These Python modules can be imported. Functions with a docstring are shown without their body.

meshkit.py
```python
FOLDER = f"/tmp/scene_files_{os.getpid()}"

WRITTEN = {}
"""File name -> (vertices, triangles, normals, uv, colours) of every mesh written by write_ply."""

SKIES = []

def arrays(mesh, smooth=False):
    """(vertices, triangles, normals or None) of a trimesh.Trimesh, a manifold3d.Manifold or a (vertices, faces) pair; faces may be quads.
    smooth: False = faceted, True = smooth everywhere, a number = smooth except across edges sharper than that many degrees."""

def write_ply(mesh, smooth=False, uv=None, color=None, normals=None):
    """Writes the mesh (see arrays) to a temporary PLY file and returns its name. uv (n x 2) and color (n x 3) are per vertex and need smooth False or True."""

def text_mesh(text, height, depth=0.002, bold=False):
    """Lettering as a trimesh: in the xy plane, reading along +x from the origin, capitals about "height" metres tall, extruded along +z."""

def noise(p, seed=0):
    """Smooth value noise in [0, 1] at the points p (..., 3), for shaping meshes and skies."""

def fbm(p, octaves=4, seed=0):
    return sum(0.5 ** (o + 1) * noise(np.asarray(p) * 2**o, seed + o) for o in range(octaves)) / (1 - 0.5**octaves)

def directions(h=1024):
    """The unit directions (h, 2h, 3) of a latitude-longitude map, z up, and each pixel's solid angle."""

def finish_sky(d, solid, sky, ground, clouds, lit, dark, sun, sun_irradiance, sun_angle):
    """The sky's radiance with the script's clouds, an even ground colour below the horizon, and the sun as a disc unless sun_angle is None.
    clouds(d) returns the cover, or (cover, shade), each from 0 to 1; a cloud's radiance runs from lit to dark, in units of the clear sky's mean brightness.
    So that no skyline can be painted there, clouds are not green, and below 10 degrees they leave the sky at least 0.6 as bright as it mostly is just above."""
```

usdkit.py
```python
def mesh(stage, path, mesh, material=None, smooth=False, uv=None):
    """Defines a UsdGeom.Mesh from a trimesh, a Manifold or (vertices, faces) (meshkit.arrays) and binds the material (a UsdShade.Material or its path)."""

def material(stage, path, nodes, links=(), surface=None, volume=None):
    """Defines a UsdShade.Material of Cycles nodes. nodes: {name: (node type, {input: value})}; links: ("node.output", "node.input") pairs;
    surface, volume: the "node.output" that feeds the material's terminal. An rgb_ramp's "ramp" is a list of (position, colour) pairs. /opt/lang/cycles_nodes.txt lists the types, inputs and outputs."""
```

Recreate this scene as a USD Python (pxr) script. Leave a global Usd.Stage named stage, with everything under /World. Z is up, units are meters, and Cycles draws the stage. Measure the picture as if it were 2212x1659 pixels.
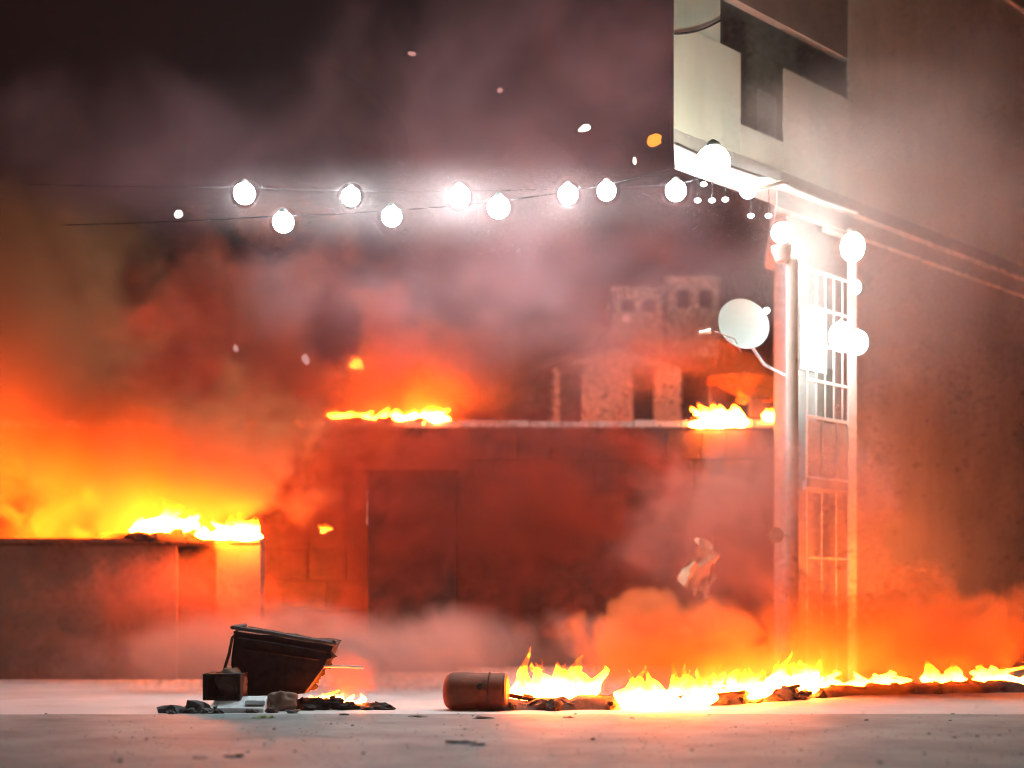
import math, random
import numpy as np, trimesh, usdkit, meshkit
from shapely.geometry import Polygon
from pxr import Usd, UsdGeom, UsdLux, UsdShade, Sdf, Gf

stage = Usd.Stage.CreateInMemory()
UsdGeom.SetStageUpAxis(stage, UsdGeom.Tokens.z)
UsdGeom.SetStageMetersPerUnit(stage, 1.0)
UsdGeom.Xform.Define(stage, '/World')
UsdGeom.Scope.Define(stage, '/World/Looks')

# ------------------------------------------------------------------ camera, sky
EYE = 1.5
HOR = 1305.0          # picture row of the horizon when the picture is 2212 x 1659
F = 3039.0            # focal length in the same pixels
cam = UsdGeom.Camera.Define(stage, '/World/camera')
cam.CreateHorizontalApertureAttr(36.0)
cam.CreateVerticalApertureAttr(27.0)
cam.CreateFocalLengthAttr(36.0 * F / 2212)
cam.CreateVerticalApertureOffsetAttr(36.0 * (HOR - 829.5) / 2212)
cam.CreateClippingRangeAttr((0.1, 2000))
cam.CreateFStopAttr(0.34)
cam.CreateFocusDistanceAttr(20.5)
cam.CreateExposureAttr(0.0)
x = UsdGeom.Xformable(cam)
x.AddTranslateOp().Set((0, 0, EYE))
x.AddRotateXOp().Set(90.0)

SUN_EL, SUN_ROT = math.radians(-4.0), math.radians(200)
dome = UsdLux.DomeLight.Define(stage, '/World/sky')
sky = usdkit.material(stage, '/World/Looks/night_sky', {
    's': ('sky_texture', {'sky_type': 'single_scattering', 'sun_disc': False, 'sun_elevation': SUN_EL, 'sun_rotation': SUN_ROT}),
    'b': ('background_shader', {'strength': 0.05})}, [('s.color', 'b.color')], surface='b.background')
UsdShade.MaterialBindingAPI.Apply(dome.GetPrim()).Bind(sky)

# strengths of what gives off light
LAMP_K = 360.0
WALL_LAMP_K = 50.0
OVERHANG_LAMP_K = 225.0
POST_LAMP_K = 110.0
FLAME_K = 280.0
HAZE = 0.0009

# ------------------------------------------------------------------ helpers
rng = random.Random(7)
used = {}


def numbered(parent, name):
    k = f'{parent}/{name}'
    n = used.get(k, -1) + 1
    used[k] = n
    return k if n == 0 else f'{k}_{n:03d}'


def setdata(prim, label=None, cat=None, group=None, kind=None):
    for k, v in (('label', label), ('category', cat), ('group', group), ('kind', kind)):
        if v:
            prim.SetCustomDataByKey(k, v)


def at(px, py, Y):
    return np.array([(px - 1106.0) / F * Y, Y, EYE + (HOR - py) / F * Y])


def zat(py, Y):
    return EYE + (HOR - py) / F * Y


def xat(px, Y):
    return (px - 1106.0) / F * Y


def gy(py):
    return EYE * F / (py - HOR)


def thing(name, label, cat, loc=(0, 0, 0), rot=(0, 0, 0), group=None, kind=None):
    X = UsdGeom.Xform.Define(stage, numbered('/World', name))
    X.AddTranslateOp().Set(Gf.Vec3d(*map(float, loc)))
    if any(rot):
        X.AddRotateXYZOp().Set(Gf.Vec3f(*map(float, rot)))
    setdata(X.GetPrim(), label, cat, group, kind)
    return X


def obj(name, mesh, m, parent=None, smooth=False, **kw):
    p = str(parent.GetPath()) if parent is not None else '/World'
    o = usdkit.mesh(stage, numbered(p, name), mesh, m, smooth=smooth)
    setdata(o.GetPrim(), **kw)
    return o


def join(ms):
    return trimesh.util.concatenate(ms)


def box(sx, sy, sz, c=(0, 0, 0), bev=0.0):
    """A box of the given size, centre c; with bev its edges are chamfered."""
    if bev <= 0:
        b = trimesh.creation.box((sx, sy, sz))
    else:
        h = np.array([sx, sy, sz]) / 2
        pts = []
        for s in np.ndindex(2, 2, 2):
            s = np.array(s) * 2 - 1
            for k in range(3):
                q = h - bev
                q[k] = h[k]
                pts.append(s * q)
        b = trimesh.convex.convex_hull(np.array(pts))
    b.apply_translation(c)
    return b


def box2(a, b, bev=0.0):
    a, b = np.minimum(a, b), np.maximum(a, b)
    return box(*(b - a), c=(a + b) / 2, bev=bev)


def rot(m, ax, deg, about=(0, 0, 0)):
    m.apply_transform(trimesh.transformations.rotation_matrix(math.radians(deg), ax, about))
    return m


def tube(pts, r, n=8):
    pts = np.asarray(pts, float)
    t = np.gradient(pts, axis=0)
    t /= np.linalg.norm(t, axis=1, keepdims=True) + 1e-12
    a = np.cross(t, np.where(np.abs(t[:, 2:]) < 0.9, [0, 0, 1.0], [1.0, 0, 0]))
    a /= np.linalg.norm(a, axis=1, keepdims=True) + 1e-12
    b = np.cross(t, a)
    ang = np.arange(n) * 2 * np.pi / n
    rr = np.broadcast_to(r, (len(pts),))
    v = pts[:, None] + rr[:, None, None] * (np.cos(ang)[None, :, None] * a[:, None] + np.sin(ang)[None, :, None] * b[:, None])
    f = []
    for i in range(len(pts) - 1):
        for j in range(n):
            k = (j + 1) % n
            f += [[i * n + j, i * n + k, (i + 1) * n + k], [i * n + j, (i + 1) * n + k, (i + 1) * n + j]]
    v = v.reshape(-1, 3)
    c0, c1 = len(v), len(v) + 1
    v = np.vstack([v, pts[0], pts[-1]])
    L = (len(pts) - 1) * n
    for j in range(n):
        k = (j + 1) % n
        f += [[c0, k, j], [c1, L + j, L + k]]
    m = trimesh.Trimesh(v, f, process=False)
    m.fix_normals()
    return m


def lathe(profile, n=24):
    return trimesh.creation.revolve(np.asarray(profile, float), sections=n)


def chunk(r, seed, squash=(1, 1, 1), level=1, rough=0.5):
    m = trimesh.creation.icosphere(level, 1.0)
    v = m.vertices
    k = 1 + rough * (meshkit.noise(v * 1.7 + seed * 13.1, seed) - 0.5) * 2
    m.vertices = v * k[:, None] * r * np.array(squash)
    return m


def sag(a, b, drop, n=24):
    t = np.linspace(0, 1, n)[:, None]
    p = np.asarray(a) * (1 - t) + np.asarray(b) * t
    p[:, 2] -= (4 * drop * t * (1 - t))[:, 0]
    return p


# ------------------------------------------------------------------ materials
def mat(name, col, rough=0.8, var=0.25, scale=3.0, bump=0.0, metallic=0.0, col2=None, detail=6, spec=0.4, streak=0.0):
    col = np.array(col, float)
    a, b = col * (1 - var), np.minimum(col * (1 + var), 0.9)
    if col2 is not None:
        b = np.array(col2, float)
    nodes = {'g': ('texture_coordinate', {}),
             'n': ('noise_texture', {'scale': scale, 'detail': detail, 'roughness': 0.62 if detail > 3 else 0.45}),
             'r': ('rgb_ramp', {'ramp': [(0.3, a), (0.7, b)]}),
             'p': ('principled_bsdf', {'roughness': rough, 'metallic': metallic, 'specular_ior_level': spec})}
    links = [('g.object', 'n.vector'), ('n.fac', 'r.fac'), ('r.color', 'p.base_color')]
    if bump:
        nodes['n2'] = ('noise_texture', {'scale': scale * 6, 'detail': 5, 'roughness': 0.7})
        nodes['b'] = ('bump', {'strength': 0.8, 'distance': bump})
        links += [('g.object', 'n2.vector'), ('n2.fac', 'b.height'), ('b.normal', 'p.normal')]
    if streak:
        nodes.update({'sm': ('mapping', {'mapping_type': 'point', 'scale': (0.7, 0.7, 0.14)}), 'sn': ('noise_texture', {'scale': 1.5, 'detail': 5, 'roughness': 0.65}),
                      'sp': ('noise_texture', {'scale': 0.55, 'detail': 3, 'roughness': 0.5}), 'sx': ('math', {'math_type': 'multiply'}),
                      'sr': ('rgb_ramp', {'ramp': [(0.16, (1, 1, 1)), (0.30, (1 - streak,) * 3), (0.45, (1 - 1.35 * streak,) * 3)]}),
                      'mx': ('mix', {'mix_type': 'multiply', 'fac': 1.0})})
        links.remove(('r.color', 'p.base_color'))
        links += [('g.object', 'sm.vector'), ('sm.vector', 'sn.vector'), ('g.object', 'sp.vector'), ('sn.fac', 'sx.value1'), ('sp.fac', 'sx.value2'), ('sx.value', 'sr.fac'),
                  ('r.color', 'mx.color1'), ('sr.color', 'mx.color2'), ('mx.color', 'p.base_color')]
    return usdkit.material(stage, f'/World/Looks/{name}', nodes, links, surface='p.BSDF')


def emit(name, col, k):
    return usdkit.material(stage, f'/World/Looks/{name}', {'e': ('emission', {'color': col, 'strength': k})}, surface='e.emission')


M = {}
M['road'] = mat('road_surface', (0.48, 0.46, 0.44), 0.75, 0.22, 0.35, 0.01)
M['pavement'] = mat('pavement_surface', (0.20, 0.225, 0.215), 0.7, 0.40, 0.8, 0.012)
M['kerb'] = mat('kerb_stone', (0.30, 0.29, 0.27), 0.8, 0.2, 2.0, 0.006)
M['earth'] = mat('hill_earth', (0.16, 0.11, 0.09), 0.95, 0.35, 0.5, 0.05)
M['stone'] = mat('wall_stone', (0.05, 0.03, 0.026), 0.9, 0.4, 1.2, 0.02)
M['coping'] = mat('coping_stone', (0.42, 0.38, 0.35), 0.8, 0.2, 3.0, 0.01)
M['cream'] = mat('cream_render', (0.68, 0.65, 0.56), 0.85, 0.06, 0.8, 0, detail=1, streak=0.16)
M['greywall'] = mat('grey_render', (0.42, 0.39, 0.37), 0.85, 0.06, 0.7, 0, detail=1, streak=0.14)
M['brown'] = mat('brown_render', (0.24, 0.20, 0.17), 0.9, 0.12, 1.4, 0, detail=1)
M['house'] = mat('house_render', (0.78, 0.62, 0.52), 0.9, 0.10, 0.9, 0, detail=1)
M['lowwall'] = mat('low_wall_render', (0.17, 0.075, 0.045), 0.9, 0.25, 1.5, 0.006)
M['pale'] = mat('pale_render', (0.82, 0.70, 0.52), 0.9, 0.08, 0.6, 0, detail=1)
M['dark'] = mat('dark_metal', (0.030, 0.026, 0.024), 0.55, 0.4, 3.0, 0.003)
M['char'] = mat('charred', (0.020, 0.013, 0.011), 0.8, 0.6, 8.0, 0.01)
M['sooty'] = mat('sooty_metal', (0.014, 0.010, 0.009), 0.8, 0.4, 3.0, 0.003, spec=0.15)
M['ash'] = mat('ash_rubble', (0.10, 0.075, 0.06), 0.95, 0.6, 6.0, 0.02)
M['rust'] = mat('rusty_paint', (0.52, 0.12, 0.05), 0.75, 0.3, 3.0, 0.006, col2=(0.16, 0.035, 0.02))
M['rustband'] = mat('rusty_band', (0.085, 0.035, 0.025), 0.6, 0.5, 6.0, 0.004)
M['white'] = mat('white_foam', (0.75, 0.75, 0.76), 0.7, 0.06, 3.0, 0.004)
M['sack'] = mat('brown_sack', (0.24, 0.15, 0.11), 0.9, 0.3, 5.0, 0.01)
M['wood'] = mat('burnt_wood', (0.045, 0.030, 0.022), 0.9, 0.6, 7.0, 0.01)
M['pole'] = mat('pole_concrete', (0.46, 0.40, 0.36), 0.8, 0.15, 2.0, 0.004)
M['dish'] = mat('dish_paint', (0.52, 0.55, 0.53), 0.5, 0.06, 1.5)
M['galv'] = mat('galvanised', (0.50, 0.50, 0.50), 0.4, 0.15, 4.0, 0, metallic=0.3)
M['whitepaint'] = mat('white_paint', (0.78, 0.78, 0.75), 0.5, 0.08, 2.0)
M['cable'] = mat('cable_black', (0.03, 0.03, 0.03), 0.6, 0.2, 4.0)
M['palecable'] = mat('cable_pale', (0.7, 0.7, 0.66), 0.6, 0.1, 4.0)
M['roof'] = mat('roof_tile', (0.25, 0.16, 0.13), 0.85, 0.3, 2.0, 0.02)
M['cloth'] = mat('pale_cloth', (0.50, 0.38, 0.24), 0.9, 0.12, 3.0, 0.01)
M['leaf'] = mat('litter_green', (0.20, 0.24, 0.10), 0.8, 0.3, 5.0)
M['grey'] = mat('grey_scrap', (0.10, 0.095, 0.09), 0.8, 0.4, 5.0)
M['gritm'] = mat('grit_stone', (0.13, 0.125, 0.12), 0.9, 0.5, 9.0)
M['lamp'] = emit('lamp_glass', (0.78, 0.93, 1.0), LAMP_K)
M['lampdim'] = emit('wall_lamp_glass', (0.95, 1.0, 0.95), WALL_LAMP_K)
M['lamppost'] = emit('post_lamp_glass', (0.90, 0.96, 1.0), POST_LAMP_K)
M['lampover'] = emit('overhang_lamp_glass', (0.96, 1.0, 0.80), OVERHANG_LAMP_K)
M['smalllamp'] = emit('small_lamp_glass', (1.0, 0.98, 0.95), 12.0)
M['ember'] = emit('ember_glow', (1.0, 0.30, 0.04), 1.7)
M['emberwhite'] = emit('ember_hot', (1.0, 0.80, 0.70), 3.0)
M['emberdim'] = emit('ember_dim', (1.0, 0.45, 0.40), 0.6)
M['reflection'] = M['galv']
# orange canvas that lets the light of the fire through
M['canvas'] = usdkit.material(stage, '/World/Looks/orange_canvas', {
    'd': ('diffuse_bsdf', {'color': (0.85, 0.30, 0.05)}), 't': ('translucent_bsdf', {'color': (0.85, 0.30, 0.05)}),
    'm': ('mix_closure', {'fac': 0.5})}, [('d.BSDF', 'm.closure1'), ('t.BSDF', 'm.closure2')], surface='m.closure')


def flame_mat(name, z0, h, k):
    """Flame: hottest at its foot, cooling towards its tips; the colour follows from how strongly it shines."""
    return usdkit.material(stage, f'/World/Looks/{name}', {
        'g': ('geometry', {}), 'x': ('separate_xyz', {}),
        'n': ('noise_texture', {'scale': 3.0, 'detail': 3.0, 'roughness': 0.6}),
        'h': ('map_range', {'from_min': z0, 'from_max': z0 + h, 'to_min': 0.0, 'to_max': 1.0, 'clamp': True}),
        'w': ('math', {'math_type': 'multiply_add', 'value2': 0.7, 'value3': -0.35}),
        'a': ('math', {'math_type': 'add', 'use_clamp': True}),
        'k': ('rgb_ramp', {'ramp': [(0.0, (k,) * 3), (0.45, (k * 0.85,) * 3), (0.7, (k * 0.2,) * 3), (1.0, (k * 0.02,) * 3)]}),
        'c': ('rgb_ramp', {'ramp': [(0.0, (1.0, 0.16, 0.016)), (0.5, (1.0, 0.14, 0.008)), (0.8, (1.0, 0.12, 0.003))]}), 'e': ('emission', {}),
        'n3': ('noise_texture', {'scale': 9.0, 'detail': 2.0}), 'h3': ('math', {'math_type': 'multiply_add', 'value2': 1.1, 'value3': -0.55}), 'ad': ('math', {'math_type': 'add'}),
        'cut': ('map_range', {'range_type': 'smoothstep', 'from_min': 0.48, 'from_max': 1.0, 'to_min': 0.0, 'to_max': 0.95, 'clamp': True}), 't': ('transparent_bsdf', {}), 'm': ('mix_closure', {})},
        [('g.position', 'x.vector'), ('x.z', 'h.value'), ('g.position', 'n.vector'), ('n.fac', 'w.value1'), ('h.result', 'a.value1'), ('w.value', 'a.value2'),
         ('a.value', 'k.fac'), ('k.color', 'e.strength'), ('a.value', 'c.fac'), ('c.color', 'e.color'),
         ('g.position', 'n3.vector'), ('n3.fac', 'h3.value1'), ('a.value', 'ad.value1'), ('h3.value', 'ad.value2'), ('ad.value', 'cut.value'), ('cut.result', 'm.fac'), ('e.emission', 'm.closure1'), ('t.BSDF', 'm.closure2')], surface='m.closure')


def smoke(label, c, r, dens, col=(0.75, 0.62, 0.58), scale=0.6, lump=1.4, soft=0.5, seed=0, aniso=0.15):
    """A cloud of smoke: a closed hull round an uneven density that thins out to nothing inside it."""
    path = numbered('/World', 'smoke_cloud')
    nm = path.rsplit('/', 1)[1]
    m = usdkit.material(stage, f'/World/Looks/{nm}', {
        'g': ('geometry', {}),
        'mp': ('mapping', {'mapping_type': 'texture', 'location': tuple(c), 'scale': tuple(r)}),
        'l': ('vector_math', {'math_type': 'length'}),
        'o': ('vector_math', {'math_type': 'add', 'vector2': (seed * 7.3, seed * 3.1, seed * 5.7)}),
        'n': ('noise_texture', {'scale': scale, 'detail': 3.0, 'roughness': 0.6, 'distortion': 0.5}),
        'nn': ('math', {'math_type': 'multiply_add', 'value2': lump, 'value3': -0.5 * lump + 1.0 - 0.15}),
        's': ('math', {'math_type': 'subtract'}),
        'e': ('map_range', {'range_type': 'smoothstep', 'from_min': 0.0, 'from_max': soft, 'to_min': 0.0, 'to_max': 1.0, 'clamp': True}),
        'f': ('map_range', {'range_type': 'smoothstep', 'from_min': 1.0, 'from_max': 0.8, 'to_min': 0.0, 'to_max': 1.0, 'clamp': True}),
        'd': ('math', {'math_type': 'multiply'}), 'd2': ('math', {'math_type': 'multiply', 'value2': dens}),
        'v': ('principled_volume', {'color': col, 'anisotropy': aniso})},
        [('g.position', 'mp.vector'), ('mp.vector', 'l.vector1'), ('g.position', 'o.vector1'), ('o.vector', 'n.vector'), ('n.fac', 'nn.value1'),
         ('nn.value', 's.value1'), ('l.value', 's.value2'), ('s.value', 'e.value'), ('l.value', 'f.value'), ('e.result', 'd.value1'), ('f.result', 'd.value2'),
         ('d.value', 'd2.value1'), ('d2.value', 'v.density')], volume='v.volume')
    hull = trimesh.creation.icosphere(2, 1.03)
    hull.vertices = hull.vertices * np.array(r) + np.array(c)
    o = usdkit.mesh(stage, path, hull, m)
    setdata(o.GetPrim(), label, 'smoke', None, 'stuff')
    return o


# ------------------------------------------------------------------ the ground
KERB_Y = gy(1541)
obj('road', box2((-160, -60, -0.4), (160, 140, 0.0)), M['road'], kind='structure')
ex = np.linspace(-60, 60, 700)
ey = KERB_Y - .24 + .22 * (meshkit.fbm(np.stack([ex * 1.3, ex * 0, ex * 0], -1), 5, 4) - .5) + .10 * (meshkit.noise(np.stack([ex * .3, ex * 0 + 5, ex * 0], -1), 9) - .5)
pv = trimesh.creation.extrude_polygon(Polygon([(-60, -20)] + [(60, -20)] + list(zip(ex[::-1], ey[::-1]))), .21, engine='earcut')
pv.apply_translation((0, 0, -.2))
pv = obj('pavement', pv, M['pavement'], kind='structure')

# retaining wall and the terrace behind it
WY = 34.0
TZ = zat(914, WY)
wall = thing('retaining_wall', 'long dark soot stained retaining wall holding up the terrace', 'wall', (0, WY, 0))
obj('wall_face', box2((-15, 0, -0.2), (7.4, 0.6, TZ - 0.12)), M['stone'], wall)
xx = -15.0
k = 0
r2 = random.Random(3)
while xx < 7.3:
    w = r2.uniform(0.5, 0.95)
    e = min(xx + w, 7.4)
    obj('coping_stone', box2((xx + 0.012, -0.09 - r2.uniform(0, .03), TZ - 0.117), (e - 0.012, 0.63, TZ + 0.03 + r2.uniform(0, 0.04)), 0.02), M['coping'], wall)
    xx = e
# buttress courses under the coping: uneven stone blocks of the wall face
for row in range(7):
    xs = -6.0 + r2.uniform(0, .5)
    while xs < 7.0:
        w = r2.uniform(0.6, 1.15)
        h0 = TZ - 0.18 - (row + 1) * 0.72
        if h0 > 0.1:
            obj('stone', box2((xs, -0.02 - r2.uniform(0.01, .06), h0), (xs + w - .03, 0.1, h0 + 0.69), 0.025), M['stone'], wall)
        xs += w
obj('terrace', box2((-40, WY + 0.65, -0.2), (40, 46.2, TZ - 0.1)), M['earth'], kind='structure')

# hillside behind the terrace
gx, gyy = np.meshgrid(np.linspace(-90, 90, 70), np.concatenate([np.linspace(45.6, 52, 12), np.linspace(54, 125, 18)]))
hz = TZ - 0.3 + np.clip((gyy - 45.8) / 3.4, 0, 1) * 4.6 + np.clip((gyy - 52) / 30, 0, 2.2) * 5.0 + 2.2 * (meshkit.fbm(np.stack([gx * .06, gyy * .06, gx * 0], -1)) - 0.5) * np.clip((gyy - 48) / 10, 0, 1)
idx = np.arange(gx.size).reshape(gx.shape)
q = np.stack([idx[:-1, :-1], idx[:-1, 1:], idx[1:, 1:], idx[1:, :-1]], -1).reshape(-1, 4)
obj('hillside', (np.stack([gx, gyy, hz], -1).reshape(-1, 3), q), M['earth'], smooth=True, kind='structure')

# ledge wall on the left with the big fire on top
LY = 28.0
LZ = zat(1163, LY)
lw = thing('garden_wall', 'low rendered wall on the left with fire burning along its top', 'wall', (0, LY, 0))
X0, X1, XA, XB = xat(-150, LY), xat(562, LY), xat(380, LY), xat(467, LY)
dz = zat(1178, LY)
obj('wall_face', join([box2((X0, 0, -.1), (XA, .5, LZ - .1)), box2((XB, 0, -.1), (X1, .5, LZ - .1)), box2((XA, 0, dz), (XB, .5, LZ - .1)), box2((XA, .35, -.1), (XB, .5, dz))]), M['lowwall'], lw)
d = obj('door', box2((XA + .01, .20, 0), (XB - .01, .26, dz - .01)), M['dark'], lw)
for i in range(4):
    obj('door_batten', box2((XA + .04 + i * .2, .18, .1), (XA + .19 + i * .2, .2, dz - .1), .006), M['dark'], d)
for i in range(9):
    a = X0 + (X1 - X0) * i / 9
    b = X0 + (X1 - X0) * (i + 1) / 9
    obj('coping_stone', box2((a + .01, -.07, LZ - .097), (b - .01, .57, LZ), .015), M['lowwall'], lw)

# dark shed against the retaining wall
SY = 31.2
sx0, sx1, sz = xat(795, SY), xat(985, SY), zat(1015, SY)
sh = thing('metal_shed', 'dark boxy metal shed standing against the retaining wall', 'shed', ((sx0 + sx1) / 2, SY, 0))
w = sx1 - sx0
obj('body', box2((-w / 2, 0, 0), (w / 2, 1.7, sz - .06)), M['sooty'], sh)
obj('roof', box2((-w / 2 - .06, -.08, sz - .057), (w / 2 + .06, 1.75, sz), .01), M['sooty'], sh)
for i in range(8):
    a = -w / 2 + .03 + i * (w - .06) / 8
    obj('panel', box2((a + .004, -.012, .06), (a + (w - .06) / 8 - .004, -.002, sz - .12)), M['sooty'], sh)
obj('corner_strip', box2((-w / 2 - .03, -.04, zat(1135, SY)), (-w / 2 - .002, .04, zat(1060, SY)), .005), M['galv'], sh)

# ------------------------------------------------------------------ house on the terrace
HY = 41.0
bz = TZ - 0.1
hs = thing('terrace_house', 'small gabled house with dark doorways on the terrace, dim in smoke', 'house', (0, HY, 0))
hx0, hx1 = xat(1196, HY), xat(1472, HY)
ez, az = zat(794, HY), zat(752, HY)
ax = xat(1340, HY)
op = [(xat(1210, HY), xat(1256, HY)), (xat(1368, HY), xat(1412, HY))]
oz = zat(803, HY)
front = Polygon([(hx0, bz), (hx1, bz), (hx1, ez), (ax, az), (hx0, ez)])
for a, b in op:
    front = front.difference(Polygon([(a, bz - 1), (b, bz - 1), (b, oz), (a, oz)]))
gm = join([trimesh.creation.extrude_polygon(g, 0.3, engine='earcut') for g in getattr(front, 'geoms', [front])])
rot(gm, (1, 0, 0), 90)
gm.apply_translation((0, .3, 0))
obj('wall', gm, M['house'], hs)
obj('rear_wall', box2((hx0, 4.0, bz), (hx1, 4.3, ez)), M['house'], hs)
obj('side_wall', box2((hx0, .303, bz), (hx0 + .3, 3.997, ez)), M['house'], hs)
obj('side_wall', box2((hx1 - .3, .303, bz), (hx1, 3.997, ez)), M['house'], hs)
for (xa, za, xb, zb) in ((hx0 - .5, ez - .14, ax, az + .02), (ax, az + .02, hx1 + .5, ez - .14)):
    v = [(xa, -.45, za), (xb, -.45, zb), (xb, 4.6, zb), (xa, 4.6, za), (xa, -.45, za + .14), (xb, -.45, zb + .14), (xb, 4.6, zb + .14), (xa, 4.6, za + .14)]
    f = [(0, 1, 5, 4), (1, 2, 6, 5), (2, 3, 7, 6), (3, 0, 4, 7), (4, 5, 6, 7), (3, 2, 1, 0)]
    rf = obj('roof', (v, f), M['roof'], hs)
fa = obj('bargeboard', tube([(xat(1232, HY), -.5, zat(792, HY)), (xat(1330, HY), -.5, zat(760, HY))], .05, 6), M['palecable'], hs)
for a, b in op:
    obj('door', box2((a + .01, .2, bz), (b - .01, .26, oz - .01)), M['dark'], hs)
    obj('lintel', box2((a - .1, -.05, oz + .002), (b + .1, -.002, oz + .16), .01), M['roof'], hs)

# pale houses on the hillside
for (p0, p1, q0, q1, Y, lab) in ((1325, 1432, 632, 694, 48.6, 'smaller pale block of a house on the hillside, left of the other'),
                                 (1442, 1555, 610, 686, 49.4, 'taller pale house on the hillside behind the satellite dish')):
    h = thing('hillside_house', lab, 'house', (0, Y, 0))
    a, b, z0, z1 = xat(p0, Y), xat(p1, Y), zat(q1, Y), zat(q0, Y)
    obj('wall', box2((a, 0, z0 - 2.5), (b, 5, z1)), M['pale'], h)
    obj('parapet', box2((a - .08, -.08, z1 + .003), (b + .08, 5.08, z1 + .22), .02), M['pale'], h)
    for i in range(2):
        c = a + (b - a) * (0.3 + .42 * i)
        wd = obj('window', box2((c - .22, -.03, z0 + .35), (c + .22, -.003, z1 - .28), .008), M['dark'], h)

# ------------------------------------------------------------------ corner building on the right
C0 = np.array([2.53, 22.0])
D = np.array([0.698, 0.716])
MM = np.array([0.13, 0.9915])


def s_of(px):
    k = (px - 1106.0) / F
    return (22 * k - 2.53) / (0.698 - 0.716 * k)


def fz(px, py):
    return zat(py, 22 + 0.716 * s_of(px))


def fb(s0, s1, t0, t1, z0, z1):
    v = []
    for z in (z0, z1):
        for s, t in ((s0, t0), (s1, t0), (s1, t1), (s0, t1)):
            p = C0 + D * s + MM * t
            v.append((p[0], p[1], z))
    f = [(0, 1, 5, 4), (1, 2, 6, 5), (2, 3, 7, 6), (3, 0, 4, 7), (4, 5, 6, 7), (3, 2, 1, 0)]
    m = trimesh.Trimesh(v, np.vstack([[q[0], q[1], q[2]] for q in f] + [[q[0], q[2], q[3]] for q in f]), process=False)
    m.fix_normals()
    return m


def fp(px, py, t=0.0):
    """Point of the facade plane, moved t inwards."""
    s = s_of(px)
    p = C0 + D * s + MM * t
    return np.array([p[0], p[1], fz(px, py)])


B = thing('corner_building', 'cream corner building with overhanging upper storey and dark loggia', 'building')
zb, zt = 8.74, 10.62
sN0, sN1 = s_of(1600), s_of(1692)
obj('overhang_wall', fb(0, sN0, 0, .28, zb + .2, zt), M['cream'], B)
obj('overhang_wall', fb(sN1, 15, 0, .28, zb + .2, zt + .1), M['cream'], B)
obj('overhang_wall', fb(sN0 + .003, sN1 - .003, .012, .27, zb + .2, zt - 1.17), M['cream'], B)
obj('floor_slab', fb(0, 3.0, .004, 1.25, zb - .05, zb + .197), M['greywall'], B)
obj('floor_slab', fb(3.003, 15, .004, 6, zb - .05, zb + .197), M['greywall'], B)
obj('pillar', fb(.003, s_of(1556), .01, .30, zt + .003, 14.5), M['cream'], B)
obj('pillar', fb(s_of(1832), 15, .01, .30, zt + .103, 14.5), M['cream'], B)
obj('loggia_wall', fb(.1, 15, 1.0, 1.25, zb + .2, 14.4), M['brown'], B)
obj('loggia_side', fb(.02, .26, .285, .997, zb + .2, zt - .2), M['cream'], B)
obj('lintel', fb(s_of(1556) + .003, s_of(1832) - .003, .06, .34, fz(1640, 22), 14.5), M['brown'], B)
obj('shutter', fb(sN0 + .55, sN0 + 1.15, .92, .997, zb + .2, zt - .1), M['greywall'], B)
obj('roof_slab', fb(-.1, 15.2, -.15, 6.2, 14.503, 14.8), M['greywall'], B)
obj('side_wall', fb(3.2, 3.48, 1.253, 6, zb + .25, 14.4), M['cream'], B)
sL = s_of(1712)
obj('lower_wall', fb(sL, 15, 1.1, 1.4, 0, zb - .053), M['greywall'], B)
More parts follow.
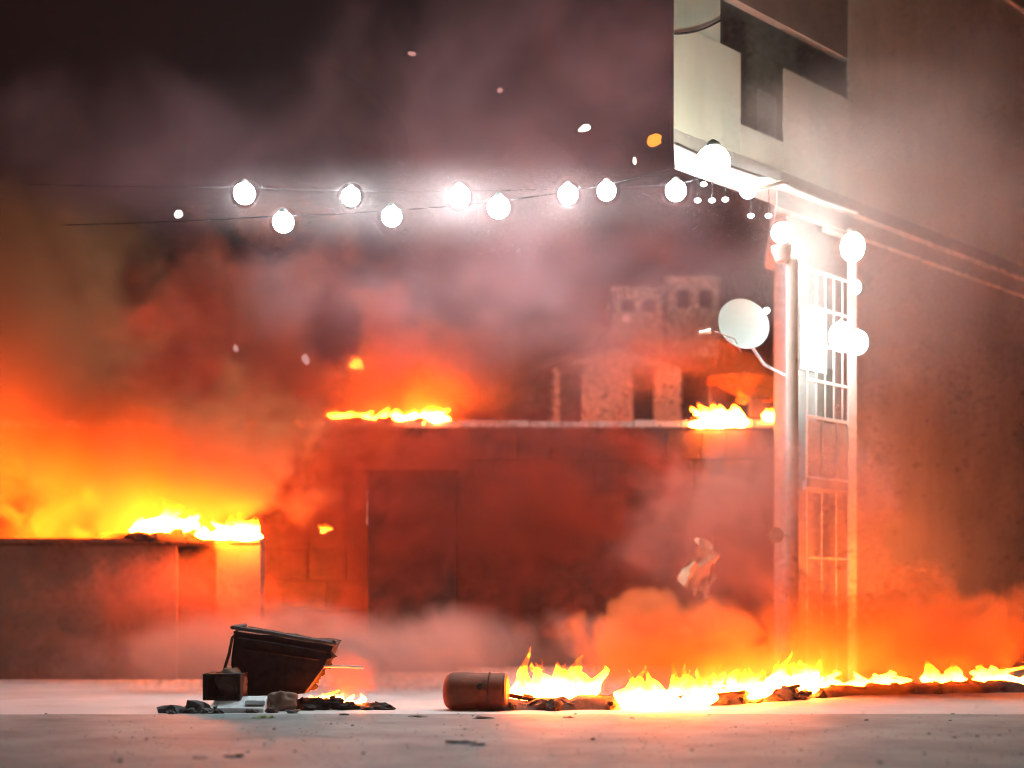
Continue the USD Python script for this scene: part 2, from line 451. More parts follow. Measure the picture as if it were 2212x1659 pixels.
obj('lower_side_wall', fb(sL, sL + .3, 1.403, 6, 0, zb - .053), M['greywall'], B)
obj('downstand_beam', fb(2.9, 15, .30, .55, zb - .35, zb - .053), M['greywall'], B)
# balcony on the lower facade
bs0, bs1 = s_of(1742), s_of(1842)
bz0, bz1 = fz(1770, 1035), fz(1770, 898)
bal = obj('balcony', fb(bs0, bs1, .05, 1.097, bz0 - .16, bz0), M['greywall'], B)
obj('railing_panel', fb(bs0 + .08, bs1 - .08, .09, .115, bz0 + .06, bz1 - .10), M['greywall'], bal)
obj('handrail', fb(bs0, bs1, .06, .14, bz1 - .05, bz1), M['whitepaint'], bal)
obj('bottom_rail', fb(bs0, bs1, .065, .135, bz0 + .003, bz0 + .05), M['whitepaint'], bal)
for i in range(4):
    s = bs0 + (bs1 - bs0 - .07) * i / 3
    obj('post', fb(s, s + .07, .07, .13, bz0 + .053, bz1 - .053), M['whitepaint'] if i in (0, 3) else M['galv'], bal)
cz0, cz1 = bz1 + .003, fz(1790, 590)
for i in range(6):
    s = bs0 + .02 + (bs1 - bs0 - .09) * i / 5
    obj('guard_bar', fb(s, s + .045, .085, .125, cz0, cz1), M['whitepaint'], B)
for k_ in range(4):
    z_ = cz0 + (cz1 - cz0) * (k_ + 1) / 4 - .05
    obj('guard_rail', fb(bs0, bs1, .050, .082, z_, z_ + .045), M['whitepaint'], B)
for i in range(4):
    s = bs0 + .02 + (bs1 - bs0 - .09) * i / 3
    obj('guard_bar', fb(s, s + .045, .16, .20, .3, bz0 - .20), M['whitepaint'], B)
obj('guard_rail', fb(bs0, bs1, .125, .157, 2.3, 2.345), M['whitepaint'], B)
obj('window', fb(s_of(1738), s_of(1798), 1.04, 1.097, fz(1760, 780), fz(1760, 640)), M['whitepaint'], B)
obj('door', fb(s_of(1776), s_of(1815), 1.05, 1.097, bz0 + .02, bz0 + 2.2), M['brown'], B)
obj('white_column', fb(s_of(1833), s_of(1851), .02, .25, 0, zb - .353), M['whitepaint'], B)
ac = obj('air_conditioner', fb(s_of(1786), s_of(1833), .58, .95, fz(1810, 480), fz(1810, 446)), M['whitepaint'], B)
obj('grille', fb(s_of(1790), s_of(1828), .565, .577, fz(1810, 476), fz(1810, 450)), M['galv'], ac)
# cables along the facade
obj('wall_cable', tube(sag(fp(1457, 76, -.06), fp(1556, 47, -.06), .06), .018, 6), M['cable'], B)
obj('wall_cable', tube(sag(fp(1462, 318, -.15), fp(1700, 402, -.15), .05), .02, 6), M['cable'], B)
obj('wall_cable', tube([fp(1690, 400, -.1), fp(1712, 412, -.1), fp(1780, 440, -.1), fp(1850, 462, -.1)], .025, 6), M['palecable'], B)

# ------------------------------------------------------------------ lamp post with satellite dish
PY = 23.5
px_, pz = xat(1711, PY), zat(562, PY)
lp = thing('lamp_post', 'pale round lamp post in front of the corner building', 'lamp post', (px_, PY, 0))
obj('post', lathe([(0, 0), (.115, 0), (.11, 2.0), (.098, pz), (0, pz)], 20), M['pole'], lp, smooth=40)
obj('base', lathe([(0, 0), (.2, 0), (.2, .12), (.13, .25), (0, .25)], 20), M['pole'], lp, smooth=40)
ln = xat(1686, PY) - px_
obj('bracket', tube([(0, 0, pz - .15), (ln * .3, -.06, pz + .02), (ln, -.1, pz + .03)], .035, 8), M['galv'], lp, smooth=True)
hd = obj('lamp_head', lathe([(0, pz - .06), (.10, pz - .05), (.17, pz + .12), (.18, pz + .2), (0, pz + .2)], 16).apply_translation((ln, -.1, 0)), M['galv'], lp, smooth=40)
gl = trimesh.creation.icosphere(3, .17)
gl.apply_translation((ln, -.1, zat(506, PY)))
obj('globe', gl, M['lamppost'], lp, smooth=True)
obj('disc', rot(lathe([(0, -.01), (.13, -.01), (.13, .01), (0, .01)], 20), (1, 0, 0), 90).apply_translation((xat(1672, PY) - px_, -.16, zat(1157, PY))), M['pole'], lp, smooth=40)
obj('disc_arm', tube([(0, 0, zat(1157, PY)), (xat(1672, PY) - px_, -.14, zat(1157, PY))], .02, 6), M['galv'], lp)

dc = at(1600, 707, PY + .45)
ds = thing('satellite_dish', 'round grey satellite dish on an arm beside the lamp post', 'satellite dish', tuple(dc))
R = 57.0 / F * 23.95
prof = [(r, .32 * r * r / R) for r in np.linspace(0, R, 10)]
prof = [(0, .0)] + prof[1:] + [(R + .008, prof[-1][1] + .006), (R, prof[-1][1] - .016)] + [(r, .32 * r * r / R - .016) for r in np.linspace(R * .95, 0, 8)]
dm = lathe(prof, 40)
rot(dm, (1, 0, 0), 90)
rot(dm, (0, 0, 1), 12)
rot(dm, (1, 0, 0), -14)
obj('reflector', dm, M['dish'], ds, smooth=40)
obj('mount_arm', tube([(.06, .12, -.10), (xat(1655, 23.9) - dc[0], .1, zat(785, 23.9) - dc[2]), (xat(1703, 23.5) - dc[0], -.38, zat(812, 23.5) - dc[2])], .028, 8), M['galv'], ds, smooth=True)
obj('feed_arm', tube([(0, -.02, -R * .93), (-.15, -.3, -.25), (xat(1545, 23.5) - dc[0], -.42, zat(715, 23.5) - dc[2])], .012, 6), M['galv'], ds)
lnb = lathe([(0, -.10), (.028, -.10), (.035, 0), (.05, .06), (.05, .09), (0, .09)], 14)
rot(lnb, (0, 1, 0), 82)
lnb.apply_translation((xat(1524, 23.5) - dc[0], -.42, zat(716, 23.5) - dc[2]))
obj('feed_horn', lnb, M['whitepaint'], ds, smooth=40)
b = trimesh.creation.icosphere(2, .055)
b.apply_translation((xat(1656, 23.9) - dc[0], -.05, zat(671, 23.9) - dc[2]))
bulb_ds = obj('indicator_lamp', b, M['smalllamp'], ds, smooth=True)

# ------------------------------------------------------------------ strings of globe lamps
def globe_lamp(p, r, label, group=None, m='lamp'):
    t = thing('globe_lamp', label, 'lamp', tuple(p), group=group)
    g = trimesh.creation.icosphere(3, r)
    obj('globe', g, M[m], t, smooth=True)
    obj('cap', lathe([(0, r * .85), (r * .55, r * .85), (r * .4, r * 1.15), (.03, r * 1.35), (0, r * 1.35)], 14), M['whitepaint'], t, smooth=40)
    return t


R1, R2 = 24.0, 22.5
row1 = [(-170, 404), (60, 412), (528, 418), (758, 425), (992, 425), (1227, 420), (1460, 412)]
row2 = [(612, 480), (846, 468), (1077, 448), (1310, 413), (1540, 352)]
names1 = ['leftmost', 'second', 'third', 'fourth', 'last']
GR = .165
VARY = [1.06, .93, 1.10, .98, 1.03]
for i, (a, b_) in enumerate(row1[2:]):
    globe_lamp(at(a, b_, R1), GR * VARY[i], ['leftmost white globe lamp of the upper row of the strings', 'second white globe lamp from the left of the upper row', 'middle white globe lamp of the upper row, above the terrace fire',
                                   'fourth white globe lamp of the upper row, beside a close neighbour', 'rightmost white globe lamp of the upper row, beside the building edge'][i])
for i, (a, b_) in enumerate(row2[:4]):
    globe_lamp(at(a, b_, R2), GR * .96 * VARY[4 - i], ['lowest and leftmost white globe lamp of the lower row', 'second white globe lamp from the left of the lower row', 'third white globe lamp of the lower row, close under its neighbour',
                                         'fourth white globe lamp of the lower row, level with the upper row'][i])
g = globe_lamp(at(1540, 352, 20.0), .245, 'largest white lamp glaring under the overhang of the corner building', m='lampover')
globe_lamp(at(1616, 411, 21.8), .13, 'smaller white globe lamp on the looped cable under the overhang', m='lampdim')
c1 = np.vstack([sag(at(row1[i][0], row1[i][1] - 14, R1), at(row1[i + 1][0], row1[i + 1][1] - 14, R1), .02, 8) for i in range(1, len(row1) - 1)] + [sag(at(1460, 398, R1), fp(1560, 372, -.05), .02, 8)])
obj('string_cable', tube(c1[::2], .0035, 5), M['cable'], label='thin dark cable carrying the upper row of globe lamps', cat='cable')
r2p = [(140, 500)] + row2
c2 = np.vstack([sag(at(r2p[i][0], r2p[i][1] - 14, R2 - (1.1 if i == 5 else 0)), at(r2p[i + 1][0], r2p[i + 1][1] - 14, R2 - (1.1 if i == 4 else 0)), .02, 8) for i in range(0, len(r2p) - 1)])
obj('string_cable', tube(c2[::2], .0035, 5), M['cable'], label='thin dark cable carrying the lower row of globe lamps', cat='cable')
lc = [at(1500, 371, 21.5), at(1528, 376, 21.5), at(1570, 396, 21.6), at(1604, 412, 21.8), at(1645, 408, 22), at(1690, 394, 22.3), at(1660, 386, 22.3), at(1620, 386, 22.3)]
obj('looped_cable', tube(lc, .03, 8), M['palecable'], smooth=True, label='thick pale cable looping under the overhang to the small lamp', cat='cable')

# lamps on the right hand facade
for (a, b_, rr, lab) in ((1832, 556, .21, 'upper white wall lamp glaring at the edge of the corner building'), (1838, 640, .10, 'slim white wall lamp between two bigger ones on the white column'),
                         (1808, 744, .21, 'lower white wall lamp glaring above the balcony'), (1844, 756, .17, 'white wall lamp on the column beside the lower glaring one')):
    p = fp(a, b_, -.75)
    t = thing('wall_lamp', lab, 'lamp', tuple(p))
    gm = trimesh.creation.icosphere(3, rr)
    gm.vertices = gm.vertices * (1, 1, 1.25)
    obj('globe', gm, M['lampdim'], t, smooth=True)
    obj('bracket', tube([(0, .0, rr * 1.2), (.03, .12, rr * 1.5), (.10, .82, rr * 1.5)], .03, 8), M['galv'], t)

# small bulbs
for i, (a, b_) in enumerate(((1507, 433), (1538, 433), (1567, 431), (1520, 398), (1622, 466), (1660, 466))):
    p = at(a, b_, 23.0)
    t = thing('small_bulb', ['small white bulb at the left end of the row of three under the glaring lamp', 'small white bulb in the middle of the row of three', 'small white bulb at the right end of the row of three',
                             'single small white bulb just under the glaring lamp', 'small white bulb, left of the pair above the post lamp', 'small white bulb, right of the pair above the post lamp'][i], 'bulb', tuple(p))
    gm = trimesh.creation.icosphere(2, .042)
    gm.vertices = gm.vertices * (1.3, 1, .9)
    obj('glass', gm, M['smalllamp'], t, smooth=True)
    obj('flex', tube([(0, 0, .03), (.01, 0, .3), (0, .02, .55)], .006, 5), M['cable'], t)

# ------------------------------------------------------------------ drifting embers and sparks
for (a, b_, Y, sx, sz_, tl, m, lab) in ((1263, 277, 24, .105, .055, 18, 'emberwhite', 'bright white glowing scrap drifting high left of the corner building'),
                                        (1413, 302, 23, .125, .10, 10, 'ember', 'orange glowing ember drifting beside the corner building edge'),
                                        (1371, 348, 24, .03, .065, 10, 'emberwhite', 'tiny upright pale spark under the orange ember'),
                                        (890, 116, 24, .07, .035, -8, 'emberdim', 'faint pink spark high in the dark smoke, upper centre left'),
                                        (1080, 195, 24, .05, .04, 0, 'emberdim', 'faintest spark high in the smoke near the top centre'),
                                        (386, 463, 24, .07, .065, -20, 'emberwhite', 'small white spark at the left below the lamp strings'),
                                        (661, 776, 28, .07, .11, 25, 'emberdim', 'small pink glowing fleck left of the little flame in red smoke'),
                                        (509, 752, 27, .05, .07, 10, 'emberdim', 'dim fleck in the orange smoke above the big left fire'),
                                        (1353, 688, 40, .10, .10, 0, 'emberdim', 'tiny pale spark in front of the smaller hillside house')):
    mm = chunk(1.0, int(a), (sx, .04, sz_), 2, .25)
    rot(mm, (0, 1, 0), -tl)
    mm.apply_translation(at(a, b_, Y))
    obj('glowing_ember', mm, M[m], smooth=True, label=lab, cat='ember')


# ------------------------------------------------------------------ fires
def tongue(base, h, w, seed, lean=0.0, n=10, rings=12):
    rr = random.Random(seed)
    o = rr.uniform(0, 99)
    t = np.linspace(0, 1, rings)
    prof = (np.sin(np.pi * np.clip(t, 0, 1) ** 0.55) ** 0.8) * (1 - 0.35 * t) + 0.02
    prof[0] = .35
    prof[-1] = .01
    pts = []
    for i, ti in enumerate(t):
        wob = (meshkit.noise(np.array([o, ti * 2.3, 1.0]), seed) - .5) * 1.1 * w * ti * 2
        wob2 = (meshkit.noise(np.array([o, ti * 2.3, 7.0]), seed) - .5) * .6 * w * ti * 2
        c = np.array(base) + np.array([lean * ti * h + wob, wob2, ti * h])
        for j in range(n):
            a = 2 * np.pi * j / n
            k = 1 + .9 * (meshkit.noise(np.array([math.cos(a) * 1.3 + o, math.sin(a) * 1.3, ti * 3.5]), seed) - .5)
            pts.append(c + prof[i] * w * .5 * k * np.array([math.cos(a), .6 * math.sin(a), 0]))
    f = []
    for i in range(rings - 1):
        for j in range(n):
            k = (j + 1) % n
            f += [[i * n + j, i * n + k, (i + 1) * n + k], [i * n + j, (i + 1) * n + k, (i + 1) * n + j]]
    pts = np.array(pts)
    c0, c1 = len(pts), len(pts) + 1
    pts = np.vstack([pts, pts[:n].mean(0), pts[-n:].mean(0)])
    for j in range(n):
        k = (j + 1) % n
        f += [[c0, k, j], [c1, (rings - 1) * n + j, (rings - 1) * n + k]]
    return trimesh.Trimesh(pts, f, process=False)


nfire = [0]


def fire(label, tongues, k=1.0, hmax=None):
    """tongues: (px, base row, Y, width px, height px, lean)"""
    nfire[0] += 1
    base = min(zat(b_, Y) for _, b_, Y, *_ in tongues)
    top = hmax or max((h / F * Y) for _, _, Y, w_, h, *_ in tongues)
    c = np.mean([at(a, b_, Y) for a, b_, Y, *_ in tongues], 0)
    c[2] = base
    m = flame_mat(f'flame_{nfire[0]:02d}', base, top, FLAME_K * k)
    t = thing('fire', label, 'fire', tuple(c))
    for i, (a, b_, Y, w_, h, lean) in enumerate(tongues):
        g = tongue(at(a, b_, Y) - c, h / F * Y, w_ / F * Y, nfire[0] * 37 + i, lean)
        obj('flame', g, m, t, smooth=True)
    return t


def spread(x0, x1, base, Y, n, wmin, wmax, hmin, hmax, seed, b1=None, Y1=None, lean=.15):
    r = random.Random(seed)
    o = []
    for i in range(n):
        u = (i + r.uniform(.25, .75)) / n
        o.append((x0 + (x1 - x0) * u, base + ((b1 if b1 is not None else base) - base) * u + r.uniform(-2, 3), Y + ((Y1 or Y) - Y) * u + r.uniform(-.15, .15), r.uniform(wmin, wmax), r.uniform(hmin, hmax), r.uniform(-.1, .35) * lean * 4))
    return o




def wisps(x0, x1, base, Y, n, seed, b1=None, Y1=None, hmin=50, hmax=105):
    r = random.Random(seed)
    o = []
    for i in range(n):
        u = r.uniform(0, 1)
        o.append((x0 + (x1 - x0) * u, base + ((b1 or base) - base) * u - r.uniform(5, 25), Y + ((Y1 or Y) - Y) * u + r.uniform(-.1, .3), r.uniform(12, 24), r.uniform(hmin, hmax), r.uniform(-.15, .5)))
    return o


FY = gy(1533)
y2 = lambda b_: gy(b_)
fire('tall ragged fire right beside the rusty drum', spread(1102, 1255, 1522, FY + .4, 9, 40, 66, 45, 92, 1) + [(1160, 1502, FY + .4, 34, 70, .1), (1220, 1480, FY + .5, 40, 66, .45), (1105, 1533, FY + .2, 26, 36, 0), (1240, 1490, FY + .5, 40, 40, .9)] + wisps(1115, 1255, 1515, FY + .4, 9, 101))
fire('widest white-hot fire, in the middle of the burning line', spread(1345, 1520, 1530, FY + .1, 10, 46, 70, 40, 74, 2) + [(1470, 1500, FY + .3, 40, 55, .1), (1412, 1540, FY - .2, 60, 40, 0), (1510, 1527, FY, 30, 40, 0)] + wisps(1350, 1520, 1520, FY + .2, 8, 102, hmax=85))
fire('low fire with one leaning peak, right of the widest fire', spread(1530, 1648, 1512, FY + 1.4, 7, 38, 55, 22, 46, 3, b1=1508) + [(1618, 1500, FY + 1.5, 46, 55, .4)] + wisps(1535, 1645, 1508, FY + 1.4, 5, 103, hmax=70))
fire('fire with curling yellow peak near the right of the burning line', spread(1650, 1765, 1500, FY + 2.6, 6, 36, 56, 26, 48, 4, b1=1496) + [(1715, 1482, FY + 2.7, 52, 50, .3), (1738, 1470, FY + 2.7, 36, 44, .2), (1752, 1498, FY + 2.4, 26, 38, .1)] + wisps(1655, 1765, 1496, FY + 2.6, 6, 104, hmax=80))
fire('last fire of the burning line at its far right', spread(1776, 1960, 1488, FY + 3.8, 8, 34, 56, 22, 40, 5, b1=1482, Y1=FY + 4.6) + spread(1990, 2230, 1484, FY + 4.6, 8, 40, 70, 26, 60, 15, b1=1480))
fire('small fire under the end of the overturned charred bin', spread(672, 738, 1520, FY + .3, 6, 20, 34, 20, 36, 6) + spread(744, 790, 1518, FY + .3, 4, 14, 22, 12, 22, 7), k=.9)
fire('tall bright fire on the wall top, left of the gap between the two', spread(310, 425, 1152, LY + .25, 6, 40, 66, 36, 66, 8) + [(366, 1130, LY + .25, 46, 72, -.1)], k=1.0)
fire('broad fire burning low behind the wall at the far left', spread(-60, 330, 1225, LY + 1.3, 9, 70, 110, 50, 66, 28), k=2.6)
fire('bright fire on the right end of the low wall top', [(445, 1164, LY - .15, 40, 30, 0)] + spread(468, 556, 1166, LY - .2, 5, 44, 60, 42, 66, 9) + [(520, 1140, LY, 40, 46, 0)], k=1.5)
fire('yellow fire on the left stretch of the terrace edge', spread(712, 776, 908, WY + .1, 5, 24, 38, 16, 30, 10), k=.6)
fire('long white-hot fire on the terrace edge', spread(788, 962, 913, WY + .1, 10, 26, 42, 18, 40, 11), k=1.7)
fire('fire in front of the orange canvas at the terrace end', spread(1494, 1608, 922, WY - .1, 8, 34, 52, 34, 58, 12) + [(1605, 872, WY, 30, 30, .4)], k=1.5)
fire('single small white flame right of the fire at the terrace end', [(1663, 910, WY - .1, 30, 34, 0), (1658, 908, WY - .1, 20, 24, 0)], k=.8)
fire('little flame burning alone above the terrace fires', [(765, 797, WY + 1.5, 30, 36, -.2), (780, 797, WY + 1.5, 18, 18, .2)], k=.12)
fire('small pink flame halfway up in the red smoke', [(697, 1152, 29.5, 16, 16, 0), (706, 1146, 29.5, 30, 22, .3)], k=.05)

# orange canvas shade and dark box at the terrace end
cs = thing('canvas_shade', 'orange canvas shade glowing above the fire at the terrace end', 'canvas', (0, 0, 0))
cy = WY + .28
us = np.linspace(0, 1, 14)
vv, ff = [], []
for i, u in enumerate(us):
    pxx = 1528 + (1669 - 1528) * u
    top = 806 + 10 * (1 - math.sin(math.pi * min(1, u * 2 + .15) * .5)) + 7 * max(0, u - .85) * 6
    bot = 832 + 36 * min(1, max(0, (u - .15) * 2.2))
    for j in range(6):
        w_ = j / 5
        vv.append(at(pxx, top + (bot - top) * w_, cy + .25 * math.sin(u * 9 + w_ * 2) * .3 - .3 * w_))
for i in range(13):
    for j in range(5):
        a = i * 6 + j
        ff.append((a, a + 6, a + 7, a + 1))
n0 = len(vv)
vb = [p + np.array([0, .012, 0]) for p in vv]
fbk = [(n0 + q[3], n0 + q[2], n0 + q[1], n0 + q[0]) for q in ff]
edge = []
ring = [(i * 6) for i in range(14)] + [13 * 6 + j for j in range(1, 6)] + [i * 6 + 5 for i in range(12, -1, -1)] + [j for j in range(4, 0, -1)]
for i in range(len(ring)):
    a, b_ = ring[i], ring[(i + 1) % len(ring)]
    edge.append((b_, a, n0 + a, n0 + b_))
obj('canvas', (np.array(list(vv) + list(vb)), np.array(ff + fbk + edge)), M['canvas'], cs, smooth=True)
for pxx in (1534, 1666):
    p = at(pxx, 830, cy + .1)
    obj('prop', tube([(p[0], p[1], TZ - .1), (p[0], p[1], zat(815, cy))], .03, 8), M['dark'], cs)
bx = thing('dark_crate', 'small dark box on the terrace end under the orange canvas', 'crate', tuple(at(1640, 905, WY + .2)))
obj('body', box(.50, .45, .40, (0, 0, .21), .015), M['dark'], bx)
obj('lid', box(.54, .49, .05, (0, 0, .438), .01), M['dark'], bx)

# ------------------------------------------------------------------ overturned bin and things round it
BY = FY + .25
bc = at(585, 1515, BY)
BN = thing('overturned_bin', 'large charred bin lying tipped over at the left of the street', 'bin', (bc[0], BY, 0))


def bp(px, py, dy=0.0):
    return np.array([xat(px, BY) - bc[0], dy, zat(py, BY)])


# body: tapered box tilted over, its mouth towards the lower right
fc = [bp(506, 1362), bp(722, 1394), bp(700, 1440), bp(668, 1468), bp(655, 1500), bp(497, 1506)]
front = np.array(fc)
back = front * np.array([.93, 1, 1]) + np.array([0.05, .85, 0.04])
mid = (front + back) / 2 + (front - front.mean(0)) * .04
hull = trimesh.convex.convex_hull(np.vstack([front, back, mid]))
hull = hull.subdivide().subdivide().subdivide()
hull.vertices += (meshkit.fbm(hull.vertices * 4, 3, 3) - .5)[:, None] * np.array([.07, .07, .07])
obj('body', hull, M['char'], BN, smooth=30)
# rim lip along the upper edge
rm = join([tube([bp(502, 1355, -.03), bp(580, 1366, -.04), bp(650, 1379, -.04), bp(728, 1392, -.03)], .028, 8), tube([bp(502, 1355, -.03), bp(506, 1352, .85)], .028, 8)])
obj('rim', rm, M['grey'], BN)
obj('side_bar', tube([bp(519, 1354, -.02), bp(503, 1378, -.05), bp(497, 1410, -.05), bp(488, 1440, -.05), bp(482, 1462, -.02)], .022, 8), M['dark'], BN)
obj('side_bar', tube([bp(516, 1360, .3), bp(506, 1400, .28), bp(498, 1436, .28), bp(492, 1466, .28)], .02, 8), M['galv'], BN)
obj('hinge_tube', tube([bp(718, 1394, -.02), bp(724, 1384, -.02)], .03, 8), M['char'], BN)
obj('side_rib', tube([bp(515, 1378, -.03), bp(706, 1408, -.03)], .018, 6), M['char'], BN)
obj('side_rib', tube([bp(513, 1400, -.03), bp(690, 1425, -.03)], .018, 6), M['char'], BN)
# torn lower edge
for i, (a, b_) in enumerate(((712, 1418), (704, 1436), (688, 1452), (674, 1468), (664, 1486))):
    g = chunk(.07, 60 + i, (1, .7, .9), 1, .7)
    g.apply_translation(bp(a, b_, .02 + .1 * i))
    obj('torn_flap', g, M['char'], BN)
obj('handle_rod', tube([bp(700, 1440, 0), bp(735, 1439, -.05), bp(786, 1441, -.08)], .02, 8), M['whitepaint'], BN)

cr = thing('small_box', 'small open dark box leaning under the left end of the bin', 'box', tuple(at(488, 1510, BY - .25)))
W2, H2 = 72 / F * BY, 50 / F * BY
obj('back', box(W2, .03, H2, (0, .3, H2 / 2), .004), M['char'], cr)
obj('side', box(.05, .6, H2, (-W2 / 2, 0, H2 / 2), .006), M['char'], cr)
obj('side', box(.05, .6, H2, (W2 / 2, 0, H2 / 2), .006), M['char'], cr)
obj('top', box(W2 + .05, .6, .04, (0, 0, H2 + .02), .006), M['char'], cr)
obj('bottom', box(W2 - .06, .6, .04, (0, 0, .02), .006), M['char'], cr)
g = chunk(.2, 5, (1, .7, 1), 2, .35)
g.apply_translation((.08, .0, .21))
obj('sack', g, M['sack'], cr, smooth=True)

sl = thing('foam_slab', 'white foam slab leaning flat under the charred bin', 'slab', tuple(at(519, 1534, BY - .55)), rot=(17, 0, 0))
g = box(112 / F * BY, .5, .125, (0, 0, .062), .012).subdivide().subdivide()
g.vertices += (meshkit.noise(g.vertices * 6, 4) - .5)[:, None] * .015
obj('slab', g, M['white'], sl)
obj('chip', box(.28, .2, .07, (.24, -.05, .162), .012), M['white'], sl)

g = chunk(.20, 12, (1, .8, .78), 3, .3)
g.apply_translation(at(612, 1533, BY - .42) + np.array([0, 0, .13]))
obj('round_sack', g, M['sack'], smooth=True, label='round brown sack lying under the middle of the charred bin', cat='sack')
p = at(557, 1448, BY)

# ------------------------------------------------------------------ rusty drum
dl = 138 / F * FY
dr = 80 / F * FY / 2
dcen = at(1028, 1533, FY)
DR = thing('rusty_drum', 'rusty red drum lying on its side beside the fire', 'drum', tuple(dcen), rot=(0, 0, -6))
pr = [(0, -dl / 2)]
for a in np.linspace(0, 90, 9):
    pr.append((dr - .15 + .15 * math.sin(math.radians(a)), -dl / 2 + .15 - .15 * math.cos(math.radians(a))))
pr += [(dr, -dl * .12), (dr, dl * .12), (dr * .995, dl / 2 - .10)]
for a in np.linspace(0, 90, 7):
    pr.append((dr - .07 + .07 * math.cos(math.radians(a)), dl / 2 - .07 + .07 * math.sin(math.radians(a))))
pr += [(0, dl / 2 - .01)]
dm = lathe(pr, 40)
rot(dm, (0, 1, 0), 90)
dm = dm.subdivide()
rad = np.linalg.norm(dm.vertices[:, 1:], axis=1)
dm.vertices += (meshkit.noise(dm.vertices * 4, 8) - .5)[:, None] * .022
dm.apply_translation((0, 0, dr))
obj('body', dm, M['rust'], DR, smooth=50)
for fr in (.22,):
    hoop = lathe([(dr - .01, dl * fr - .018), (dr + .016, dl * fr), (dr - .01, dl * fr + .018)], 40)
    rot(hoop, (0, 1, 0), 90)
    hoop.apply_translation((0, 0, dr))
    obj('hoop', hoop, M['rustband'], DR, smooth=40)
hoop = lathe([(dr - .05, dl / 2 - .012), (dr - .01, dl / 2 - .022), (dr - .004, dl / 2 - .05), (dr - .03, dl / 2 - .06)], 40)
rot(hoop, (0, 1, 0), 90)
hoop.apply_translation((0, 0, dr))
obj('end_rim', hoop, M['rustband'], DR, smooth=40)
g = lathe([(0, 0), (.05, 0), (.05, .03), (.035, .045), (0, .045)], 14)
rot(g, (1, 0, 0), 72)
g.apply_translation((.10, -dr * .96, dr + .08))
obj('bung', g, M['char'], DR, smooth=40)

# ------------------------------------------------------------------ burning line: rubble, charred pieces
r3 = random.Random(11)


def line_of(px):
    """The row of the foot of the burning line, and its distance."""
    b_ = np.interp(px, [560, 1100, 1300, 1530, 1700, 1860, 2230], [1538, 1533, 1532, 1524, 1512, 1500, 1494])
    return b_, gy(b_)


chunk_kinds = []
for i in range(150):
    a = r3.uniform(1085, 2225)
    b_, Y = line_of(a)
    Y += r3.uniform(-.2, .25) if i % 3 else r3.uniform(.2, .75)
    s = r3.uniform(.035, .115)
    g = chunk(s, i, (r3.uniform(.8, 1.8), 1, r3.uniform(.6, 1.0)), 1, .8)
    rot(g, (0, 0, 1), r3.uniform(0, 180))
    p = np.array([xat(a, Y), Y, s * .3 + (.05 if i % 2 else 0)])
    g.apply_translation(p)
    obj('rubble_chunk', g, M[r3.choice(['char', 'ash', 'char', 'wood'])], label='charred chunk of rubble in the burning line across the street', cat='rubble', group='rubble of the burning line')
for i in range(34):
    a = r3.uniform(1110, 2200)
    b_, Y = line_of(a)
    Y += r3.uniform(.0, .6)
    L = r3.uniform(.25, .7)
    g = box(L, r3.uniform(.04, .09), r3.uniform(.03, .06), bev=.006)
    rot(g, (0, 1, 0), r3.uniform(-22, 22))
    rot(g, (0, 0, 1), r3.uniform(-50, 50))
    g.apply_translation((xat(a, Y), Y, .10 + r3.uniform(0, .06)))
    obj('charred_plank', g, M['wood'], label='charred plank lying in the burning line across the street', cat='plank', group='planks of the burning line')
# low bank of ash under the line
n = 120
pts = []
for i in range(n):
    a = 1085 + (2240 - 1085) * i / (n - 1)
    b_, Y = line_of(a)
    hh = .09 + .12 * meshkit.noise(np.array([i * .35, 0, 0]), 5)
    pts.append((xat(a, Y), Y, hh))
av, af = [], []
for (xq, yq, hh) in pts:
    for j, (dy, kz) in enumerate(((-.16, 0.0), (-.06, .7), (.06, 1.0), (.30, .45), (.85, 0.0))):
        av.append((xq, yq + dy + .05 * math.sin(xq * 7), hh * kz - (.01 if kz == 0 else 0)))
for i in range(n - 1):
    for j in range(4):
        a = i * 5 + j
        af.append((a, a + 5, a + 6, a + 1))
obj('ash_bank', (np.array(av), np.array(af)), M['ash'], smooth=True, kind='stuff', label='low bank of dark ash and embers under the burning line', cat='ash')
# heap in front of the bin and rubble at the far left
for i in range(46):
    u = r3.uniform(0, 1)
    a = 640 + 195 * u
    hmax_ = .17 * math.sin(math.pi * min(1, .25 + u * .9)) + .03
    Y = FY + r3.uniform(-.1, .35)
    s = r3.uniform(.03, .09)
    g = chunk(s, 300 + i, (r3.uniform(1, 2), 1, r3.uniform(.6, 1.1)), 1, .8)
    g.apply_translation((xat(a, Y), Y, r3.uniform(.0, max(.02, hmax_ - s))))
    obj('rubble_chunk', g, M[r3.choice(['char', 'char', 'wood'])], label='charred chunk in the black heap at the mouth of the bin', cat='rubble', group='rubble at the mouth of the bin')
for i in range(26):
    a = r3.uniform(362, 480) if i < 20 else r3.uniform(480, 640)
    Y = gy(1540) + r3.uniform(-.25, .3)
    s = r3.uniform(.025, .06)
    g = chunk(s, 400 + i, (r3.uniform(1, 2), 1, r3.uniform(.6, 1.2)), 1, .8)
    g.apply_translation((xat(a, Y), Y, s * .4))
    obj('rubble_chunk', g, M[r3.choice(['char', 'grey', 'ash'])], label='small dark stone on the kerb line left of the bin', cat='rubble', group='stones left of the bin')
g = chunk(.16, 77, (1.3, .7, 1.0), 1, .5)
g.apply_translation(at(425, 1536, gy(1540)))
obj('broken_stone', g, M['grey'], label='largest peaked dark stone on the kerb line at the left', cat='stone')
g = chunk(.14, 79, (1.6, .7, .7), 1, .5)
g.apply_translation(at(372, 1537, gy(1540)))
obj('broken_stone', g, M['grey'], label='flat dark stone at the far left of the kerb line', cat='stone')

